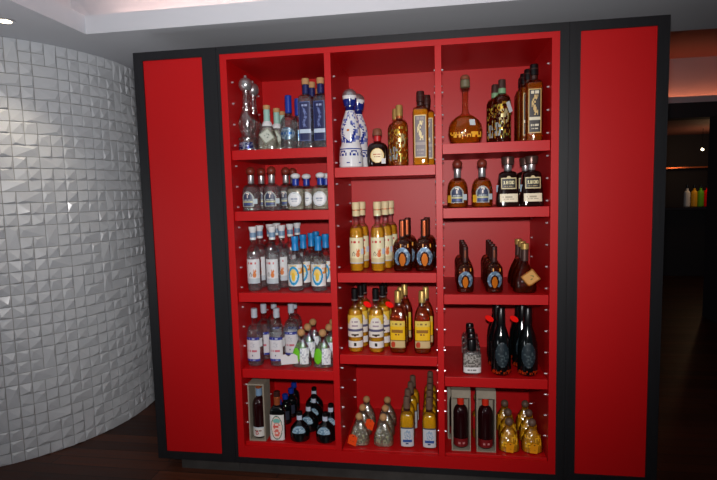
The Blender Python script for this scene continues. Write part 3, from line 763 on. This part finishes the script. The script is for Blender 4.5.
place('flask', 'C1', 1.619, .09, turn=.02)
file('texD', 'C1', [(1.787, .09), (1.768, .2)])
file('sqD', 'C1', [(1.93, .09), (1.92, .185), (1.916, .28), (1.922, .375)])
place('sevenA', 'C2', 1.581, .09, 'leftmost', sc=1.03); place('sevenA', 'C2', 1.696, .095, 'beside the 1800 bottles', sc=1.03)
place('num', 'C2', 1.814, .09, 'leftmost of three', turn=.0); place('num', 'C2', 1.922, .095, 'nearest the right side', turn=.02); place('num', 'C2', 1.915, .215, 'behind the rightmost', turn=-.05)
file('horseD', 'C3', [(1.615, .09), (1.617, .198), (1.616, .306), (1.616, .414)], 'left row', sc=.88); file('horseD', 'C3', [(1.751, .09), (1.754, .198), (1.755, .306), (1.757, .414)], 'right row', sc=.88)
file('diamA', 'C3', [(1.893, .09), (1.897, .2), (1.898, .31)])
file('knit', 'C4', [(1.644, .09), (1.649, .19), (1.652, .29), (1.654, .39)])
for w, L in (('left row', [(1.784, .09), (1.78, .2), (1.785, .31)]), ('right row', [(1.909, .09), (1.9, .2), (1.9, .31)])):
    for i, (X, Y) in enumerate(L):
        if i == 1: redtag('tall', 'C4', X, Y, DEP[i] + ' in ' + w, -.04, .25)
        else: place('tall', 'C4', X, Y, DEP[i] + ' in ' + w)
for X, Y, q in ((1.589, .045, 'at front beside left divider'), (1.709, .045, 'at front beside the gold flasks'), (1.572, .165, 'behind the leftmost box')):
    place('boxB', 'C5', X, Y, q, turn=0); place('boxedr', 'C5', X, Y + .047, {'at front beside left divider': 'leftmost', 'at front beside the gold flasks': 'nearest the gold flasks'}.get(q, 'box at rear'), dz=.0062)
place('between', 'C5', 1.684, .2)
file('goldf', 'C5', [(1.822, .09), (1.832, .2), (1.83, .31)], 'left row'); file('goldf', 'C5', [(1.932, .092), (1.935, .202), (1.936, .312)], 'right row')

# ------------------------------------------------------------------ cabinet units
ZT, ZB = 2.17, .07
def side_unit(label, X0, X1, px0, px1):
    r = empty('panel_cabinet', ((X0 + X1) / 2, .28, 0), label, 'cabinet')
    cx = (X0 + X1) / 2
    def b(a, c): return ((a[0] - cx, a[1] - .28, a[2]), (c[0] - cx, c[1] - .28, c[2]))
    m = MB()
    m.box(*b((X0, 0, ZB), (px0, .55, ZT))); m.box(*b((px1, 0, ZB), (X1, .55, ZT)))
    m.box(*b((px0, 0, 2.129), (px1, .55, ZT))); m.box(*b((px0, 0, ZB), (px1, .55, .11)))
    m.obj('black_frame', M['black'], r)
    MB().box(*b((px0 + .0005, .006, .1105), (px1 - .0005, .03, 2.1285))).obj('red_panel', M['red'], r)
    MB().box(*b((px0 + .0005, .5, .1105), (px1 - .0005, .52, 2.1285))).obj('back_board', M['black'], r)
    MB().box(*b((max(X0, .11) , .04, 0), (X1, .5, ZB))).obj('plinth', M['plinth'], r)
    return r
side_unit('black-framed cabinet with plain red panel beside the white tiled wall', 0, .433, .049, .36)
side_unit('black-framed cabinet with plain red panel beside the dark room', 2.0625, 2.468, 2.109, 2.42)
cx = 1.2475
sc_ = empty('shelving_cabinet', (cx, .28, 0), 'wide red open shelving cabinet with three bays full of bottles', 'cabinet')
def bb(a, c): return ((a[0] - cx, a[1] - .28, a[2]), (c[0] - cx, c[1] - .28, c[2]))
X4, X11, XA, XZ = .449, 2.023, .483, 1.99
m = MB(); m.box(*bb((.4345, 0, ZB), (X4, .55, ZT))); m.box(*bb((X11, 0, ZB), (2.0615, .55, ZT)))
m.box(*bb((X4, 0, 2.135), (X11, .55, ZT))); m.box(*bb((X4, 0, ZB), (X11, .55, .1)))
m.obj('black_frame', M['black'], sc_)
m = MB(); m.box(*bb((X4, .004, .1), (XA, .535, 2.135))); m.box(*bb((XZ, .004, .1), (X11, .535, 2.135)))
m.box(*bb((XA, .004, 2.109), (XZ, .535, 2.135))); m.box(*bb((XA, .004, .1), (XZ, .02, .16)))
m.obj('red_frame', M['red'], sc_)
MB().box(*bb((XA, .52, .1), (XZ, .535, 2.109))).obj('back_panel', M['red'], sc_)
DIV = [(.965, .996), (1.479, 1.509)]
for a, b in DIV: MB().box(*bb((a, .004, .1605), (b, .52, 2.109))).obj('divider', M['red'], sc_, .001)
BX = {'A': (XA, .965), 'B': (.996, 1.479), 'C': (1.509, XZ)}
for c in 'ABC':
    for i, z in enumerate(SH[c]):
        t = .047 if i < len(SH[c]) - 1 else z - .1005
        MB().box(*bb((BX[c][0] + .002, .018 if i < len(SH[c]) - 1 else .0205, z - t), (BX[c][1] - .002, .5195, z))).obj('shelf' if i < len(SH[c]) - 1 else 'bottom_shelf', M['red'], sc_, .001)
MB().box(*bb((.4345, .04, 0), (2.0615, .5, ZB))).obj('plinth', M['plinth'], sc_)
def pinmesh():
    V = []; F = []; N = 8
    for x, r in ((0, .005), (.002, .005), (.0022, .0035), (.0085, .0035), (.0095, .002)):
        for k in range(N): V.append((x, r * math.cos(2 * PI * k / N), r * math.sin(2 * PI * k / N)))
    for i in range(4):
        for k in range(N): F.append((i * N + k, i * N + (k + 1) % N, (i + 1) * N + (k + 1) % N, (i + 1) * N + k))
    F.append(tuple(range(N - 1, -1, -1))); F.append(tuple(range(4 * N, 5 * N)))
    return V, F
PV, PF = pinmesh()
pin = mesh('shelf_pin', PV, PF, [M['steel']])
spV, spF = [], []
sides = [(XA, 1, 'A', 1), (.996, 1, 'B', 1), (1.509, 1, 'C', 1), (XZ, -1, 'C', 2), (1.479, -1, 'B', 0)]
SHORT = .45
for x, s, c, front in sides:
    for yi, y in enumerate((.062, .44)):
        for k in range(18):
            z = .262 + .103 * k
            if any(zs - .06 < z < zs + .012 for zs in SH[c]): continue
            if (yi == 0 and front) or front == 2:
                o = link('shelf_pin', pin, sc_, (x - cx, y - .28, z), (0, 0, 0 if s > 0 else PI))
            else:
                n = len(spV); spV += [(x - cx + s * v[0] * (SHORT if x == 1.479 else 1), y - .28 + s * v[1], z + v[2]) for v in PV]; spF += [tuple(n + i for i in f) for f in PF]
o = link('spare_shelf_pins', mesh('spare_shelf_pins', spV, spF, [M['steel']]), sc_); o['kind'] = 'stuff'

# ------------------------------------------------------------------ setting
ZC = 2.32
struct(MB().box((-4, -5, -.1), (8, 8, 0)).obj('floor', M['floor']))
# curved tiled wall
def tiled():
    R, CX, CY, n = .95, -1.48, .70, 37
    th = ZC / n; da = .0625 / R; ncol = 52; a0 = -2.25
    V, F, mi = [], [], []
    def pt(a, z, d): return (CX + (R + d) * math.cos(a), CY + (R + d) * math.sin(a), z)
    taken = set()
    for i in range(ncol):
        for j in range(n):
            if (i, j) in taken: continue
            w = h = 1; q = random.random()
            if q < .08 and i + 1 < ncol: w = 2
            elif q < .12 and j + 1 < n and (i, j + 1) not in taken: h = 2
            for ii in range(w):
                for jj in range(h): taken.add((i + ii, j + jj))
            g = .0016; A, B = a0 + i * da + g / R, a0 + (i + w) * da - g / R; z0, z1 = j * th + g, (j + h) * th - g
            e = [.003 + .004 * random.random() for _ in range(4)]
            u, v = random.choice(((.2, .2), (.85, .15), (.82, .2), (.25, .75), (.8, .78)))
            u += random.uniform(-.1, .1); v += random.uniform(-.1, .1)
            k = len(V)
            cs = [(A, z0), (B, z0), (B, z1), (A, z1)]
            V += [pt(a, z, 0) for a, z in cs] + [pt(a, z, d) for (a, z), d in zip(cs, e)] + [pt(A + (B - A) * u, z0 + (z1 - z0) * v, .0095 + .005 * random.random())]
            for s in range(4):
                t = (s + 1) % 4
                F += [(k + s, k + t, k + 4 + t, k + 4 + s), (k + 4 + s, k + 4 + t, k + 8)]; mi += [0, 0]
    # solid drum behind the tiles
    k = len(V); N = 60
    for z in (0, ZC):
        for i in range(N):
            V.append((CX + R * math.cos(2 * PI * i / N), CY + R * math.sin(2 * PI * i / N), z))
    for i in range(N): F.append((k + i, k + (i + 1) % N, k + N + (i + 1) % N, k + N + i)); mi.append(1)
    o = link('wall_left', mesh('wall_left', V, F, [M['tile'], M['mortar']], mi, smooth=False)); return struct(o)
tiled()
struct(MB().box((.01, .56, 0), (2.45, .66, ZC)).obj('wall_back', M['rear']))
# ceiling with two raised trays
m = MB()
TX, TY, T2 = -.335, .125, .82
m.box((-4, TY + .16, ZC), (2.3, 4, ZC + .03)); m.box((2.3, TY + .16, ZC), (8, T2, ZC + .03))
m.box((-4, TY, ZC), (8, TY + .16, ZC + .095)); m.box((-4, -5, ZC), (TX - .16, TY, ZC + .03)); m.box((TX - .16, -5, ZC), (TX, TY, ZC + .095))
m.box((TX - .3, -5, ZC + .3), (8, TY + .32, ZC + .33))
m.box((TX - .3, TY + .3, ZC + .03), (8, TY + .32, ZC + .3)); m.box((TX - .32, -5, ZC + .03), (TX - .3, TY + .32, ZC + .3))
m.box((-4, 4, ZC), (2.3, 8, ZC + .03))
struct(m.obj('ceiling', M['ceil']))
struct(MB().box((2.3, T2, ZC + .5), (8, 4, ZC + .53)).obj('trim_1', M['terra']))
struct(MB().box((2.3, 3.76, ZC + .04), (8, 3.8, ZC + .5)).box((2.3, 3.6, ZC), (8, 3.62, ZC + .065)).box((2.3, 3.62, ZC), (8, 3.8, ZC + .02)).obj('trim_2', M['mauve']))
struct(MB().box((2.3, 3.6, 2.16), (8, 3.8, ZC - .001)).obj('trim_3', M['rear']))
struct(MB().box((2.3, 3.8, 2.3), (8, 8, 2.34)).obj('trim_4', M['terra']))
struct(MB().box((2.3, 7.2, 0), (8, 7.3, 2.3)).obj('wall_rear', M['rear']))
struct(MB().box((4.36, 3.3, 0), (4.9, 3.6, 2.16)).obj('trim_5', M['rear']))
# cove lamps
o = MB().box((2.6, 3.67, ZC + .021), (7.9, 3.7, ZC + .04)).obj('cove_light', M['led_o']); tag(o, 'orange strip lamp hidden in the raised ceiling of the dark room', 'lamp')
o = MB().box((TX, TY + .2, ZC + .096), (7.5, TY + .225, ZC + .11)).obj('cove_light', M['led_w']); tag(o, 'pinkish strip lamp behind the white ceiling ledge above the cabinets', 'lamp')
# downlight
d = empty('downlight', (-.563, -.146, ZC), 'small round recessed ceiling downlight above the white tiled wall', 'lamp')
link('trim_ring', lathe('trim_ring', [(-.004, .03), (-.004, .043), (-.001, .046), (-.0005, .03)], M['steel']), d)
link('bulb', lathe('bulb', [(-.006, .012), (-.005, .027), (-.001, .029)], M['lampglow']), d)

# ------------------------------------------------------------------ dark bar beyond
bar = empty('back_bar', (5.7, 6.6, 0), 'dark bar counter far off in the dark room', 'bar')
MB().box((-1.2, -.3, 0), (1.6, .3, 1.05)).obj('counter', M['rear'], bar, .005)
MB().box((-1.25, -.36, 1.05), (1.65, .36, 1.1)).obj('counter_top', M['brown'], bar, .005)
rack = empty('glass_shelf', (5.75, 7.0, 1.72), 'thin amber-lit wall shelf above the far bar', 'shelf')
MB().box((-.75, -.16, 0), (.5, .16, .02)).obj('shelf_board', M['copper'], rack)
for s in (-.5, .35): MB().box((s, .1, -.25), (s + .02, .19, 0)).obj('bracket', M['rear'], rack)
p = base(.045) + [(.02, .045), (.2, .045)] + sho(.2, .045, .25, .018, 5) + [(.3, .016)]
far = [('yellow', 5.565, 'yellow'), ('green', 5.66, 'green'), ('red', 5.75, 'red_tag'), ('pale', 5.46, 'whitecap')]
for nm, x, mt in far:
    b = empty('far_bottle', (x, 6.5, 1.1005), f'{nm} bottle standing on the dark bar in the far room', 'bottle', 'bottles on the far bar')
    link('glass_body', lathe('glass_body', p, M[mt]), b); link('cap', lathe('cap', cyl(.29, .34, .02), M['blackcap']), b)
for x, y, z, w in ((5.52, 6.2, 2.0, 'lower'), (5.82, 6.5, 2.1, 'upper')):
    d = empty('pendant_lamp', (x, y, 2.3), f'tiny warm pendant lamp, {w} of two over the far bar', 'lamp', 'pendants over the far bar')
    link('cord', lathe('cord', [(z - 2.3, .004), (0, .004)], M['blackcap'], N=6), d)
    link('bulb', lathe('bulb', ball(z - 2.32, .018), M['lampglow'], N=12), d)

# ------------------------------------------------------------------ light and camera
def lamp(name, typ, loc, e, col=(1, 1, 1), **k):
    l = bpy.data.lights.new(name, typ); l.energy = e; l.color = col
    for a, v in k.items(): setattr(l, a, v)
    o = bpy.data.objects.new(name, l); COL.objects.link(o); o.location = loc; return o
CAM = Vector((1.47921, -2.40864, 1.45427))
yaw, pitch, roll = (math.radians(a) for a in (8.7398, 5.3274, -1.43265))
fw = Vector((-math.sin(yaw) * math.cos(pitch), math.cos(yaw) * math.cos(pitch), -math.sin(pitch)))
rt_ = Vector((math.cos(yaw), math.sin(yaw), 0)); up = rt_.cross(fw)
r2 = rt_ * math.cos(roll) + up * math.sin(roll); u2 = up * math.cos(roll) - rt_ * math.sin(roll)
cam = bpy.data.cameras.new('camera'); co = bpy.data.objects.new('camera', cam); COL.objects.link(co)
co.matrix_world = Matrix(((r2.x, u2.x, -fw.x, CAM.x), (r2.y, u2.y, -fw.y, CAM.y), (r2.z, u2.z, -fw.z, CAM.z), (0, 0, 0, 1)))
cam.sensor_width = 36; cam.lens = 509.94 / 717 * 36; cam.clip_start = .05
S.camera = co
fl = lamp('camera_flash', 'SPOT', CAM + u2 * .11, 185, (1, .97, .96), shadow_soft_size=.03, spot_size=math.radians(101), spot_blend=1.)
fl.rotation_euler = (fw + Vector((0, 0, .1))).to_track_quat('-Z', 'Y').to_euler()
dl = lamp('downlight_beam', 'SPOT', (-.563, -.146, ZC - .012), 12, (1, .85, .65), shadow_soft_size=.03, spot_size=math.radians(95), spot_blend=.6)
lamp('bar_lamp', 'POINT', (5.7, 6.1, 1.8), 4, (1, .6, .3), shadow_soft_size=.05)
lamp('added_room_fill', 'POINT', (-1.9, -3.2, .9), 24, (.92, .96, 1), shadow_soft_size=.25)  # unseen fill light, added to brighten ceiling, column and left panel
ul = lamp('added_ceiling_fill', 'SPOT', (.1, -1.3, 1.2), 26, (.93, .96, 1), shadow_soft_size=.45, spot_size=math.radians(122), spot_blend=.3)  # unseen upward spot, added to lift the ceiling's tone
ul.rotation_euler = (PI, 0, 0)
# other downlights of the room, further back than the camera
for x, y in ((.6, -1.6), (2.4, -1.6), (1.5, -3.2)):
    lamp('room_downlight', 'SPOT', (x, y, 2.55), 14, (1, .9, .8), shadow_soft_size=.05, spot_size=math.radians(120), spot_blend=.8)
w = bpy.data.worlds.new('World'); S.world = w; w.use_nodes = True
w.node_tree.nodes['Background'].inputs[0].default_value = (.8, .85, 1, 1); w.node_tree.nodes['Background'].inputs[1].default_value = .04
S.view_settings.view_transform = 'Standard'; S.view_settings.look = 'None'; S.view_settings.exposure = 0; S.view_settings.gamma = 1
S.cycles.transparent_max_bounces = 32; S.cycles.max_bounces = 14; S.cycles.transmission_bounces = 10
